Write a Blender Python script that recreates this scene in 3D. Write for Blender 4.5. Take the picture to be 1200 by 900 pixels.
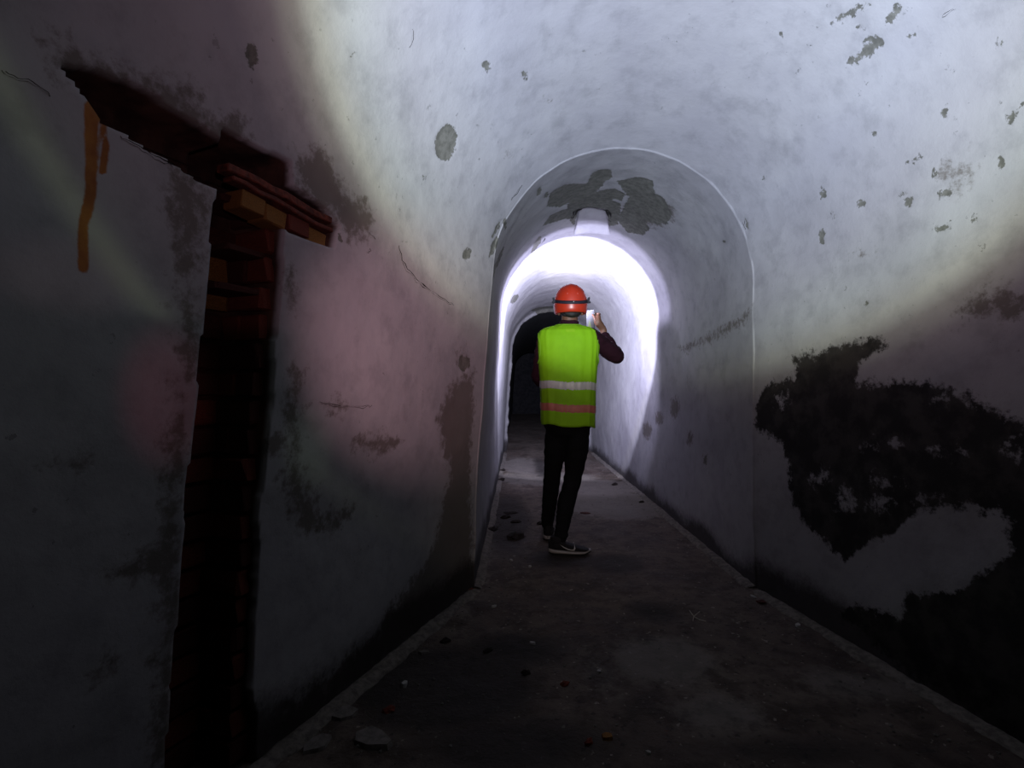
import bpy, bmesh, math, random
import numpy as np
from mathutils import Vector, Matrix, noise as mnoise

for o in list(bpy.data.objects):
    bpy.data.objects.remove(o, do_unlink=True)
SC = bpy.context.scene
COL = SC.collection
rng = random.Random(7)

# ------------------------------------------------------------------ camera
CAM_H = 1.15
FPX = 600.0
cam = bpy.data.cameras.new('camera'); cam.lens = 18.0; cam.sensor_width = 36.0; cam.clip_start = 0.02
co = bpy.data.objects.new('camera', cam); COL.objects.link(co)
co.location = (0, 0, CAM_H); co.rotation_euler = (math.pi / 2, 0, 0)
SC.camera = co

# ------------------------------------------------------------------ world, exposure
w = bpy.data.worlds.new('world'); SC.world = w; w.use_nodes = True
w.node_tree.nodes['Background'].inputs[0].default_value = (0.6, 0.6, 0.7, 1)
w.node_tree.nodes['Background'].inputs[1].default_value = 0.0
vs = SC.view_settings
vs.view_transform = 'Standard'; vs.look = 'None'; vs.gamma = 1.0; vs.exposure = 0.0; vs.use_curve_mapping = False

def lamp_nodes(L, axis, stops, span, extra=None):
    """hand lamp optics: intensity and tint depend on the angle off the beam axis"""
    L.use_nodes = True
    nt = L.node_tree; N = nt.nodes; K = nt.links
    em = N['Emission']
    g = N.new('ShaderNodeNewGeometry')
    d = N.new('ShaderNodeVectorMath'); d.operation = 'DOT_PRODUCT'
    a = Vector(axis).normalized()
    d.inputs[1].default_value = LAMP_SIGN * a
    K.new(g.outputs['Incoming'], d.inputs[0])
    ac = N.new('ShaderNodeMath'); ac.operation = 'ARCCOSINE'; K.new(d.outputs['Value'], ac.inputs[0])
    mu = N.new('ShaderNodeMath'); mu.operation = 'MULTIPLY'; K.new(ac.outputs[0], mu.inputs[0])
    mu.inputs[1].default_value = 1.0 / math.radians(span)
    r = N.new('ShaderNodeValToRGB'); K.new(mu.outputs[0], r.inputs[0])
    els = r.color_ramp.elements
    while len(els) > 1: els.remove(els[-1])
    for i, (deg, c) in enumerate(stops):
        e = els[0] if i == 0 else els.new(deg / span)
        e.position = deg / span; e.color = (c[0], c[1], c[2], 1)
    out = r.outputs[0]
    if extra: out = extra(nt, g, out)
    K.new(out, em.inputs['Color'])
LAMP_SIGN = 1.0

# photographer's head torch, aimed up along the vault: white core, warm fringe, weak red spill and a pale outer ring
def pxdir(x, y): return Vector(((x - 600) / FPX, 1.0, (450 - y) / FPX)).normalized()
TORCH = (0.06, -0.03, 1.27)
def spill_mask(nt, g, col):
    """pattern added to the beam, standing in for an unseen blocker: a darker blue-grey zone below the level of the lamp on the left,
    with added tinted patches of light"""
    N = nt.nodes; K = nt.links
    def math_(op, a, b=None, c=None, clamp=False):
        n = N.new('ShaderNodeMath'); n.operation = op; n.use_clamp = clamp
        for i, v in enumerate((a, b, c)):
            if v is None: continue
            if isinstance(v, (int, float)): n.inputs[i].default_value = v
            else: K.new(v, n.inputs[i])
        return n.outputs[0]
    sv = N.new('ShaderNodeVectorMath'); sv.operation = 'SCALE'; sv.inputs['Scale'].default_value = LAMP_SIGN
    K.new(g.outputs['Incoming'], sv.inputs[0])
    sp = N.new('ShaderNodeSeparateXYZ'); K.new(sv.outputs[0], sp.inputs[0])
    az = math_('ARCTAN2', sp.outputs[0], sp.outputs[1])        # azimuth, left negative
    el = math_('ARCSINE', sp.outputs[2])
    def ss(v, lo, hi):
        m = N.new('ShaderNodeMapRange'); m.interpolation_type = 'SMOOTHSTEP'
        K.new(v, m.inputs[0]); m.inputs[1].default_value = lo; m.inputs[2].default_value = hi
        return m.outputs[0]
    below = math_('SUBTRACT', 1.0, ss(el, math.radians(0.5), math.radians(2.2)))
    leftz = math_('SUBTRACT', 1.0, ss(az, math.radians(-24.5), math.radians(-21)))
    m = math_('MULTIPLY', below, leftz)
    def blob(a0, e0, ra, re, s):
        da = math_('DIVIDE', math_('SUBTRACT', az, math.radians(a0)), math.radians(ra))
        de = math_('DIVIDE', math_('SUBTRACT', el, math.radians(e0)), math.radians(re))
        q = math_('ADD', math_('MULTIPLY', da, da), math_('MULTIPLY', de, de))
        return math_('MULTIPLY', math_('SUBTRACT', 1.0, ss(q, 0.0, 1.0)), s)
    def addc(c0, fac, rgb):
        v = N.new('ShaderNodeVectorMath'); v.operation = 'MULTIPLY_ADD'
        cc = N.new('ShaderNodeCombineXYZ')
        for i in range(3): K.new(fac, cc.inputs[i])
        K.new(cc.outputs[0], v.inputs[0]); v.inputs[1].default_value = rgb
        K.new(c0, v.inputs[2]); return v.outputs[0]
    mixn = N.new('ShaderNodeMix'); mixn.data_type = 'RGBA'
    K.new(m, mixn.inputs[0]); K.new(col, mixn.inputs[6])
    # blocked zone put into the beam: falls off downwards
    fade = ss(el, math.radians(-34), math.radians(0))
    cz = N.new('ShaderNodeVectorMath'); cz.operation = 'SCALE'; cz.inputs[0].default_value = (0.0021, 0.0024, 0.0024)
    K.new(math_('MULTIPLY_ADD', fade, 0.9, 0.1), cz.inputs['Scale']); K.new(cz.outputs[0], mixn.inputs[7])
    c = mixn.outputs[2]
    # overall weaker spill towards the ground
    lowf = math_('MULTIPLY_ADD', ss(el, math.radians(-32), math.radians(6)), 0.93, 0.07)
    lv = N.new('ShaderNodeVectorMath'); lv.operation = 'SCALE'; K.new(c, lv.inputs[0]); K.new(lowf, lv.inputs['Scale'])
    c = lv.outputs[0]
    c = addc(c, blob(-10.5, 1.0, 16, 17, 1.0), (0.155, 0.092, 0.104))
    c = addc(c, blob(6, -15, 20, 15, 1.0), (0.050, 0.040, 0.034))  # added warm fill to brighten the floor by the walker's feet
    c = addc(c, blob(-35, -5.5, 4.5, 7.5, 1.0), (0.0085, 0.0016, 0.0026))
    c = addc(c, blob(-23, -10, 3, 5, 1.0), (0.006, 0.0080, 0.0055))
    c = addc(c, blob(-42, 4, 6, 4, 1.0), (0.002, 0.001, 0.001))
    return c
t1 = bpy.data.lights.new('head_torch_beam', 'POINT'); t1.energy = 1400; t1.shadow_soft_size = 0.012
lamp_nodes(t1, pxdir(775, 60), [
    (0, (.63, .72, .91)), (18, (.65, .75, .93)), (25, (.56, .63, .73)), (30, (.44, .50, .51)), (33, (.33, .35, .30)), (34.8, (.13, .12, .105)),
    (37, (.050, .036, .040)), (40, (.022, .014, .018)), (46, (.0125, .0078, .0098)), (52, (.0082, .0058, .0070)),
    (56, (.0062, .0055, .0058)), (57.6, (.0110, .0125, .0088)), (59.5, (.0042, .0045, .0048)), (66, (.0023, .0025, .0027)), (84, (.0007, .0006, .0007)), (90, (.0004, .0004, .0004))], 90, spill_mask)
o = bpy.data.objects.new('head_torch_beam', t1); o.location = TORCH; COL.objects.link(o)

# the walker's own head lamp: wide beam with a bright rim
HL = (0.405, 3.730, 1.713)
t2 = bpy.data.lights.new('walker_lamp_beam', 'POINT'); t2.energy = 2850; t2.shadow_soft_size = 0.02
ax2 = Vector((0.098, 0.994, 0.050))
lamp_nodes(t2, ax2, [
    (0, (.78, .80, 1.08)), (10, (.78, .80, 1.08)), (20, (.60, .62, .86)), (28, (.46, .47, .67)), (34, (.33, .335, .48)), (36.5, (.33, .335, .44)), (38, (.27, .275, .38)), (39.5, (.072, .072, .105)),
    (48, (.046, .046, .068)), (53, (.008, .008, .011)), (70, (.001, .001, .0015)), (90, (.0, .0, .0))], 90)
o = bpy.data.objects.new('walker_lamp_beam', t2); o.location = HL; COL.objects.link(o)

# its narrow spot, tilted up to the crown
t3 = bpy.data.lights.new('walker_lamp_spot', 'POINT'); t3.energy = 1700; t3.shadow_soft_size = 0.012
lamp_nodes(t3, Vector((0.10, 0.93, 0.37)), [(0, (1.6, 1.6, 1.8)), (5, (1.3, 1.3, 1.5)), (9, (.35, .35, .42)), (13, (.02, .02, .03)), (16, (0, 0, 0)), (90, (0, 0, 0))], 90)
o = bpy.data.objects.new('walker_lamp_spot', t3); o.location = HL; COL.objects.link(o)

# ------------------------------------------------------------------ helpers
def prop(o, label=None, cat=None, group=None, kind=None):
    if label: o['label'] = label
    if cat: o['category'] = cat
    if group: o['group'] = group
    if kind: o['kind'] = kind
    return o
def link(name, me, m=None, parent=None, smooth=False):
    me.name = name
    o = bpy.data.objects.new(name, me); COL.objects.link(o)
    if m is not None:
        me.materials.clear(); me.materials.append(m)
    if smooth:
        me.polygons.foreach_set('use_smooth', [True] * len(me.polygons))
    if parent is not None: o.parent = parent
    return o
def bm_obj(name, bm, m, parent=None, smooth=False):
    me = bpy.data.meshes.new(name); bmesh.ops.recalc_face_normals(bm, faces=bm.faces); bm.to_mesh(me); bm.free()
    return link(name, me, m, parent, smooth)
def empty(name, loc=(0, 0, 0)):
    o = bpy.data.objects.new(name, None); o.location = loc; o.empty_display_size = 0.1; COL.objects.link(o); return o

def hash3(ix, iy, iz, seed):
    n = (ix.astype(np.int64) * 374761393 + iy.astype(np.int64) * 668265263 + iz.astype(np.int64) * 2147483647 + seed * 1274126177) & 0xffffffff
    n = ((n ^ (n >> 13)) * 1274126177) & 0xffffffff
    n = (n ^ (n >> 16)) & 0xffffffff
    return n.astype(np.float64) / 4294967295.0
def vnoise(P, scale, seed=0):
    Q = P * scale; I = np.floor(Q); F = Q - I; F = F * F * (3 - 2 * F)
    r = 0
    for dx in (0, 1):
        for dy in (0, 1):
            for dz in (0, 1):
                wgt = (F[..., 0] if dx else 1 - F[..., 0]) * (F[..., 1] if dy else 1 - F[..., 1]) * (F[..., 2] if dz else 1 - F[..., 2])
                r = r + wgt * hash3(I[..., 0] + dx, I[..., 1] + dy, I[..., 2] + dz, seed)
    return r * 2 - 1
def fbm(P, scale, oct=4, seed=0):
    r = 0; a = 1.0; s = scale; t = 0
    for k in range(oct):
        r = r + a * vnoise(P, s, seed + k); t += a; a *= .5; s *= 2.03
    return r / t

# ------------------------------------------------------------------ materials
class NT:
    def __init__(s, name):
        s.m = bpy.data.materials.new(name); s.m.use_nodes = True
        s.t = s.m.node_tree; s.N = s.t.nodes; s.K = s.t.links
        s.b = s.N['Principled BSDF']
    def new(s, typ, **kw):
        n = s.N.new('ShaderNode' + typ)
        for k, v in kw.items(): setattr(n, k, v)
        return n
    def lk(s, a, b): s.K.new(a, b)
    def val(s, inp, v):
        if isinstance(v, (int, float)): inp.default_value = v
        elif isinstance(v, tuple): inp.default_value = v if len(v) == 4 or len(inp.default_value) == 3 else (*v, 1)
        else: s.lk(v, inp)
    def math(s, op, a, b=None, c=None):
        n = s.new('Math', operation=op)
        for i, v in enumerate((a, b, c)):
            if v is not None: s.val(n.inputs[i], v)
        return n.outputs[0]
    def ss(s, v, lo, hi, a=0.0, b=1.0):
        n = s.new('MapRange', interpolation_type='SMOOTHSTEP'); s.val(n.inputs[0], v)
        n.inputs[1].default_value = lo; n.inputs[2].default_value = hi; n.inputs[3].default_value = a; n.inputs[4].default_value = b
        return n.outputs[0]
    def mix(s, f, a, b):
        n = s.new('Mix', data_type='RGBA'); s.val(n.inputs[0], f); s.val(n.inputs[6], a); s.val(n.inputs[7], b); return n.outputs[2]
    def mul(s, f, a, b):
        n = s.new('Mix', data_type='RGBA', blend_type='MULTIPLY'); s.val(n.inputs[0], f); s.val(n.inputs[6], a); s.val(n.inputs[7], b); return n.outputs[2]
    def noise(s, scale, detail=6, rough=.6, vec=None, dist=0.0):
        n = s.new('TexNoise'); n.inputs['Scale'].default_value = scale; n.inputs['Detail'].default_value = detail
        n.inputs['Roughness'].default_value = rough; n.inputs['Distortion'].default_value = dist
        s.lk(vec if vec is not None else s.obj(), n.inputs['Vector']); return n.outputs[0]
    def obj(s):
        if not hasattr(s, '_o'): s._o = s.new('TexCoord').outputs['Object']
        return s._o
    def attr(s, name):
        n = s.new('Attribute'); n.attribute_name = name; return n.outputs['Fac']
    def bump(s, h, strength=.3, dist=.01):
        n = s.new('Bump'); n.inputs['Strength'].default_value = strength; n.inputs['Distance'].default_value = dist
        s.lk(h, n.inputs['Height']); s.lk(n.outputs[0], s.b.inputs['Normal'])
    def out(s, col, rough=.85, spec=.3):
        s.val(s.b.inputs['Base Color'], col); s.val(s.b.inputs['Roughness'], rough); s.b.inputs['Specular IOR Level'].default_value = spec
        return s.m
def simple(name, col, rough=.7, spec=.3, var=.15, scale=30, bump=.1, bd=.002, metal=0.0):
    t = NT(name); n = t.noise(scale, 4); col = tuple(v * .61 for v in col)
    c = t.mix(t.ss(n, .3, .7), tuple(v * (1 - var) for v in col), tuple(min(1, v * (1 + var)) for v in col))
    if bump: t.bump(n, bump, bd)
    t.b.inputs['Metallic'].default_value = metal
    return t.out(c, rough, spec)

def plaster_material():
    t = NT('limewashed_plaster')
    n1 = t.noise(1.3, 5); n2 = t.noise(9, 8, .65); n3 = t.noise(70, 5, .7); n4 = t.noise(28, 6, .7); n5 = t.noise(4.2, 7, .65)
    base = t.mix(t.ss(n1, .35, .65), (.149, .142, .149), (.178, .171, .173))
    base = t.mul(t.ss(n2, .45, .72, 0, .52), base, (.66, .66, .67))
    base = t.mul(t.ss(n5, .55, .8, 0, .45), base, (.62, .61, .60))
    # small chips where the limewash has gone
    ch = t.math('MULTIPLY', t.ss(n4, .655, .675), t.ss(n1, .42, .58, .0, 1.0))
    base = t.mix(t.math('MULTIPLY', ch, .6), base, (0.0600, 0.0570, 0.0540))
    fine = t.math('ADD', t.math('MULTIPLY', t.math('SUBTRACT', n2, .5), .045), t.math('MULTIPLY', t.math('SUBTRACT', n4, .5), .055))
    fine = t.math('ADD', fine, t.math('MULTIPLY', t.math('SUBTRACT', n3, .5), .016))
    # soft stains
    st = t.math('ADD', t.attr('stain'), t.math('MULTIPLY', t.math('SUBTRACT', n2, .5), .16))
    st = t.math('ADD', st, t.math('MULTIPLY', t.math('SUBTRACT', n4, .5), .20))
    base = t.mix(t.ss(st, -.035, .025, .8, 0), base, (.050, .041, .033))
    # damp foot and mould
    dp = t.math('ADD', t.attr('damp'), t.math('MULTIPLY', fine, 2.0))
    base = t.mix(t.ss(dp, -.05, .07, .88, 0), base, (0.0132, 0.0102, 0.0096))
    # bare render where the plaster has fallen
    br = t.math('ADD', t.attr('bare'), t.math('MULTIPLY', fine, .95))
    fb = t.ss(br, -.0035, .0015, 1, 0)
    base = t.mix(fb, base, t.mix(t.ss(n4, .35, .65), (.050, .048, .041), (.084, .080, .070)))
    # black mould field
    mo = t.math('ADD', t.attr('mould'), t.math('MULTIPLY', fine, 1.8))
    mf = t.ss(mo, -.018, .006, .97, 0)
    base = t.mix(mf, base, t.mix(t.ss(n2, .42, .62), (0.0066, 0.0057, 0.0054), (0.0204, 0.0180, 0.0162)))
    # rust runs
    ru = t.math('ADD', t.attr('rust'), t.math('MULTIPLY', fine, .18))
    base = t.mix(t.ss(ru, -.002, .003, .95, 0), base, t.mix(t.ss(n5, .35, .62), (0.0960, 0.0270, 0.0048), (0.1800, 0.0720, 0.0108)))
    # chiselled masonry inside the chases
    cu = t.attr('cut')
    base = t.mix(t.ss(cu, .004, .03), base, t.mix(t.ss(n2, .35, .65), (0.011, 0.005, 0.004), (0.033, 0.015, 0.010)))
    # far passage painted near black, standing in for the lamp light running out
    rw = t.math('ADD', t.attr('far_dark'), t.math('MULTIPLY', fine, 3.0))
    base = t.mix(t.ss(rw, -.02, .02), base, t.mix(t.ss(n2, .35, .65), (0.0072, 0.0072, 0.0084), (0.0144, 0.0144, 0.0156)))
    h = t.math('ADD', t.math('MULTIPLY', n2, .5), t.math('MULTIPLY', n4, .28))
    h = t.math('ADD', h, t.math('MULTIPLY', n3, .08))
    h = t.math('SUBTRACT', h, t.math('MULTIPLY', fb, .30))
    h = t.math('SUBTRACT', h, t.math('MULTIPLY', ch, .15))
    t.bump(h, .42, .014)
    return t.out(base, .93, .12)
def floor_material():
    t = NT('dirty_screed')
    n1 = t.noise(1.6, 6); n2 = t.noise(7, 9, .7); n3 = t.noise(45, 6, .7); n4 = t.noise(18, 6, .65)
    c = t.mix(t.ss(n1, .35, .65), (.040, .027, .021), (.068, .052, .042))
    c = t.mul(t.ss(n2, .43, .62, 0, .9), c, (.40, .37, .34))
    c = t.mix(t.ss(n4, .60, .72, 0, .55), c, (0.1020, 0.0900, 0.0780))
    c = t.mix(t.ss(n4, .40, .27, 0, .6), c, (0.0132, 0.0096, 0.0084))
    c = t.mix(t.ss(t.noise(11, 4), .66, .74, 0, .5), c, (0.0720, 0.0252, 0.0156))
    n6 = t.noise(30, 3, .5); c = t.mix(t.ss(n6, .62, .68, 0, .8), c, (.012, .009, .008)); c = t.mix(t.ss(t.noise(38, 3, .5), .67, .71, 0, .7), c, (.17, .15, .13))
    p = t.math('ADD', t.attr('pale'), t.math('MULTIPLY', t.math('SUBTRACT', n2, .5), .35))
    c = t.mix(t.ss(p, -.06, .06, .55, 0), c, (0.1140, 0.1020, 0.0900))
    d = t.math('ADD', t.attr('dirt'), t.math('MULTIPLY', t.math('SUBTRACT', n2, .5), .3))
    c = t.mix(t.ss(d, -.06, .04, .8, 0), c, (0.0102, 0.0078, 0.0072))
    h = t.math('ADD', t.math('MULTIPLY', n2, .6), t.math('MULTIPLY', n3, .2)); h = t.math('ADD', h, t.math('MULTIPLY', n4, .35))
    t.bump(h, .9, .035)
    return t.out(c, t.ss(n1, .3, .7, .72, .95), .25)

M_PL = plaster_material(); M_FL = floor_material()
M_KERB = simple('mortar_fillet', (.12, .105, .092), .95, .1, .35, 40, .6, .01)
M_BR = [simple('brick_red', (.115, .024, .014), .9, .15, .4, 35, .7, .01), simple('brick_dark', (.055, .015, .011), .9, .15, .4, 35, .7, .01),
        simple('brick_ochre', (.19, .085, .02), .9, .15, .4, 35, .7, .01)]
M_RUST = simple('rusted_steel', (.085, .018, .009), .85, .2, .5, 60, .8, .006)
M_CRACK = simple('crack_shadow', (.02, .018, .016), .95, .05, .3, 90, .3, .002)
M_MUD = simple('dark_mud', (.018, .013, .011), .95, .1, .4, 60, .8, .01)
M_STONE = simple('grey_rubble', (.12, .11, .10), .95, .1, .3, 60, .7, .008)
M_TILE = simple('mortar_flake', (.13, .115, .105), .95, .1, .25, 50, .5, .006)
M_CHIP = simple('white_plaster_chip', (.32, .31, .29), .9, .1, .15, 60, .4, .004)
M_STRAW = simple('pale_straw', (.34, .31, .25), .9, .1, .15, 60, .2, .002)

# ------------------------------------------------------------------ the vault: one surface over (Y, s)
YJ = 2.875          # where the chamber narrows into the passage
YR = 8.85           # where the passage walls turn painted dark
ZS = 1.725
def prof(Y):
    Y = np.asarray(Y, dtype=float)
    inch = Y < YJ
    xl = np.where(inch, -1.408 + .4147 * Y, -0.212 + .0133 * (Y - YJ))
    xr = np.where(inch, 1.948 - .202 * Y, 1.365 - .002 * (Y - YJ))
    lean = np.where(inch, .10 + .02 * (YJ - Y), .095)
    bh = np.where(Y < 0, 0, 0)
    xls = xl + lean; xrs = xr + np.where(inch, -.015, -.01)
    hw = (xrs - xls) / 2
    rise = np.where(inch, hw * 1.025, hw * 1.02)
    return xl, xr, xls, xrs, rise
NL, NA, NRR = 220, 280, 150
def surface(Y, v):
    """v: 0..1 left wall, 1..2 arch, 2..3 right wall"""
    xl, xr, xls, xrs, rise = prof(Y)
    xm = (xls + xrs) / 2; hw = (xrs - xls) / 2
    a = np.clip(v - 1, 0, 1) * math.pi
    X = np.where(v <= 1, xl + (xls - xl) * np.clip(v, 0, 1) ** 1.6, np.where(v < 2, xm - hw * np.cos(a), xrs + (xr - xrs) * np.clip(v - 2, 0, 1)))
    Z = np.where(v <= 1, ZS * v, np.where(v < 2, ZS + rise * np.sin(a), ZS * (3 - v)))
    return np.stack([X, Y + 0 * v, Z], -1)
ys = np.concatenate([np.arange(-2.6, 0.2, .10), np.arange(.2, .9, .02), np.arange(.9, 1.95, .0075), np.arange(1.95, YJ, .011), [YJ - .002, YJ + .002],
                     np.arange(YJ + .012, 6.0, .02), np.arange(6.0, YR + .2, .03), np.arange(YR + .2, 20.01, .3)])
ys = np.unique(np.round(ys, 5))
vv = np.concatenate([np.linspace(0, 1, NL + 1), np.linspace(1, 1.24, 101)[1:], np.linspace(1.24, 2, 181)[1:], np.linspace(2, 3, NRR + 1)[1:]])
YY, VV = np.meshgrid(ys, vv, indexing='ij')
P0 = surface(YY, VV)
# metric unrolled coordinate
R_ = (prof(YY)[3] - prof(YY)[2]) / 2
SS = np.where(VV <= 1, ZS * VV, np.where(VV < 2, ZS + (VV - 1) * math.pi * R_, ZS + math.pi * R_ + ZS * (VV - 2)))
PXg = 600 + FPX * P0[..., 0] / np.maximum(P0[..., 1], 1e-3)
PYg = 450 - FPX * (P0[..., 2] - CAM_H) / np.maximum(P0[..., 1], 1e-3)
vis = P0[..., 1] > .25
def on_wall(px, py):
    """the place on the vault at which a photograph pixel looks"""
    d = (PXg - px) ** 2 + (PYg - py) ** 2
    d = np.where(vis, d, 1e9)
    m = d.min()
    cand = np.argwhere(d <= max(36.0, m * 1.5))
    cand = sorted(cand.tolist(), key=lambda c: P0[c[0], c[1], 1])
    y0 = P0[cand[0][0], cand[0][1], 1]
    cand = [c for c in cand if P0[c[0], c[1], 1] < y0 + .25]
    i, j = min(cand, key=lambda c: d[c[0], c[1]])
    return i, j
def ys_of(pts):
    r = []
    for p in pts:
        i, j = on_wall(*p); r.append((YY[i, j], SS[i, j]))
    return np.array(r)
def poly_sdf(pts, pad=.35):
    """signed distance on the unrolled wall, negative inside"""
    poly = ys_of(pts)
    D = np.full(YY.shape, 9.0)
    lo = poly.min(0) - pad; hi = poly.max(0) + pad
    msk = (YY >= lo[0]) & (YY <= hi[0]) & (SS >= lo[1]) & (SS <= hi[1])
    x = YY[msk]; y = SS[msk]
    d2 = np.full(x.shape, 1e9); ins = np.zeros(x.shape, bool)
    n = len(poly)
    for k in range(n):
        a = poly[k]; b = poly[(k + 1) % n]; e = b - a
        tt = np.clip(((x - a[0]) * e[0] + (y - a[1]) * e[1]) / max(e @ e, 1e-12), 0, 1)
        d2 = np.minimum(d2, (x - a[0] - tt * e[0]) ** 2 + (y - a[1] - tt * e[1]) ** 2)
        c = (a[1] > y) != (b[1] > y)
        xi = a[0] + (y - a[1]) / (b[1] - a[1] + 1e-12) * e[0]
        ins ^= c & (x < xi)
    D[msk] = np.where(ins, -1, 1) * np.sqrt(d2)
    return D
def line_sdf(pts, rad):
    pl = ys_of(pts); d2 = np.full(YY.shape, 81.0)
    for k in range(len(pl) - 1):
        a = pl[k]; b = pl[k + 1]; e = b - a
        tt = np.clip(((YY - a[0]) * e[0] + (SS - a[1]) * e[1]) / max(e @ e, 1e-12), 0, 1)
        r = rad[k] + (rad[k + 1] - rad[k]) * tt if isinstance(rad, (list, tuple)) else rad
        d2 = np.minimum(d2, np.sqrt((YY - a[0] - tt * e[0]) ** 2 + (SS - a[1] - tt * e[1]) ** 2) - r)
    return d2
def ell(cx, cy, rx, ry, rot=0, n=14):
    c, s = math.cos(rot), math.sin(rot)
    return [(cx + rx * math.cos(t) * c - ry * math.sin(t) * s, cy + rx * math.cos(t) * s + ry * math.sin(t) * c) for t in [2 * math.pi * k / n for k in range(n)]]
def many(polys, pad=.35):
    D = np.full(YY.shape, 9.0)
    for p in polys: D = np.minimum(D, poly_sdf(p, pad))
    return D

bare = many([
    ell(524, 168, 13, 21, .15), ell(548, 298, 4, 8), ell(614, 88, 3, 6), ell(297, 66, 7, 15),
    [(641, 243), (645, 226), (662, 217), (688, 216), (694, 203), (704, 198), (716, 200), (718, 208), (706, 218), (700, 226), (720, 222), (733, 228), (728, 236), (700, 234), (672, 238), (655, 244)],
    [(722, 214), (732, 211), (745, 208), (765, 212), (768, 226), (779, 232), (788, 252), (782, 262), (768, 262), (757, 258), (762, 268), (752, 276), (736, 272), (722, 258), (730, 246), (736, 232)],
    [(636, 264), (645, 253), (668, 244), (674, 256), (652, 260)],
    [(666, 240), (700, 232), (728, 240), (724, 262), (712, 266), (710, 246), (680, 246), (672, 264), (664, 256)],
    ell(583, 268, 2.5, 14, .5), ell(578, 290, 3, 14, .35), ell(586, 304, 2.5, 16, .35), ell(580, 316, 3, 10, .2), ell(592, 262, 2, 6), ell(632, 224, 2.5, 6, .5), ell(640, 228, 2, 4),
    ell(996, 17, 24, 5, -.45), ell(1046, 20, 14, 5, -.95), ell(1009, 33, 6, 4), ell(1012, 62, 26, 5.5, -.62), ell(1020, 47, 10, 4, -.3), ell(1066, 44, 5, 3, -.3), ell(1168, 51, 3, 4),
    ell(1062, 238, 6, 7), ell(1056, 228, 8, 4, -.3), ell(1102, 268, 12, 5, -.2), ell(1106, 226, 9, 4, -.2), ell(963, 227, 4, 7), ell(961, 278, 2.5, 7), ell(974, 253, 2, 5), ell(1006, 239, 4, 4),
    ell(1095, 203, 3, 4), ell(894, 209, 2, 3), ell(1014, 98, 2, 2), ell(1021, 156, 2, 2), ell(1187, 134, 4, 14, .75), ell(1142, 257, 5, 3), ell(914, 43, 2, 2), ell(947, 52, 2, 2),
    ell(1014, 357, 2, 6), ell(1070, 188, 10, 1.6, -.2), ell(1105, 135, 4, 4), ell(1172, 190, 4, 5),
    ell(545, 425, 7, 10), ell(606, 352, 3, 6, .6),
    ell(826, 540, 2, 6),
    ell(874, 262, 2, 10, -.2), ell(851, 283, 2, 2), ell(415, 64, 3, 4), ell(466, 58, 3, 4), ell(498, 208, 2, 3), ell(570, 78, 4, 6, -.3),
    ell(400, 278, 3, 5), ell(286, 262, 3, 4),
    ell(628, 287, 3, 12, .5), ell(640, 366, 16, 3, -.1),
])
mould = many([
    [(885, 503), (884, 478), (890, 462), (905, 446), (932, 441), (925, 412), (958, 414), (985, 399), (1030, 395), (1038, 408), (1010, 426), (1005, 443), (1050, 447),
     (1118, 449), (1160, 478), (1215, 492), (1350, 500), (1350, 620), (1200, 622), (1165, 602), (1112, 596), (1072, 600), (1045, 626), (1010, 642), (992, 658), (968, 640),
     (945, 618), (928, 592), (924, 548), (915, 520)],
    [(985, 722), (1000, 706), (1054, 722), (1062, 690), (1120, 692), (1150, 668), (1182, 645), (1176, 618), (1210, 600), (1350, 590), (1350, 1300), (1180, 900), (1080, 820)]])
holes = many([ell(1018, 525, 12, 5), ell(1048, 520, 5, 3), ell(1108, 528, 22, 5, .05), ell(1040, 565, 26, 5, .1), ell(990, 590, 14, 16), ell(960, 560, 12, 10), ell(1085, 583, 14, 4),
              ell(1190, 524, 14, 9), ell(915, 470, 9, 12), ell(1100, 468, 14, 6), ell(1035, 590, 20, 10)])
mould = np.where(np.abs(mould) > 8, mould, np.maximum(mould, np.where(mould < .03, -holes * .5 - .018, -9)))
stain = many([
    [(345, 200), (352, 178), (372, 170), (392, 192), (410, 225), (436, 250), (436, 280), (410, 278), (395, 262), (370, 240)],
    [(70, 50), (90, 45), (110, 66), (180, 92), (215, 98), (240, 112), (246, 135), (275, 130), (296, 142), (290, 172), (270, 186), (200, 150), (130, 112), (84, 84)],
    [(200, 190), (238, 200), (236, 370), (215, 560), (205, 900), (180, 900), (196, 560), (214, 400), (205, 300)],
    [(512, 490), (532, 448), (556, 432), (560, 692), (440, 780), (300, 905), (300, 860), (440, 745), (505, 650), (528, 560)],
    [(535, 415), (548, 411), (552, 432), (538, 432)],
    [(330, 560), (345, 500), (352, 540), (380, 600), (420, 590), (400, 620), (350, 625)],
    [(130, 675), (170, 655), (215, 640), (215, 660), (180, 680)], ell(130, 775, 14, 8), ell(80, 545, 20, 4), ell(340, 345, 5, 26, .1),
    ell(345, 470, 10, 40, .05), ell(320, 520, 16, 14), ell(440, 520, 24, 10), ell(400, 475, 10, 5),
    ell(1165, 360, 40, 14), ell(1120, 205, 20, 9)], pad=.5)
stain = np.minimum(stain, .046 + many([[(790, 405), (830, 385), (885, 352), (887, 372), (850, 400), (800, 420)], ell(758, 505, 7, 16), ell(808, 515, 6, 14), ell(790, 478, 8, 18), ell(772, 490, 6, 14),
    ell(826, 540, 5, 14), ell(500, 90, 24, 8, -.5), ell(650, 120, 20, 8), ell(1010, 300, 30, 12), ell(760, 250, 40, 20), ell(600, 180, 16, 8, -.6)], .5))
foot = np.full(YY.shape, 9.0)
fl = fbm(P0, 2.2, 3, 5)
foot = np.where(VV <= 1, SS - (.16 + .15 * fl), np.where(VV >= 2, (3 - VV) * ZS - (.13 + .11 * fl), 9.0))
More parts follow.
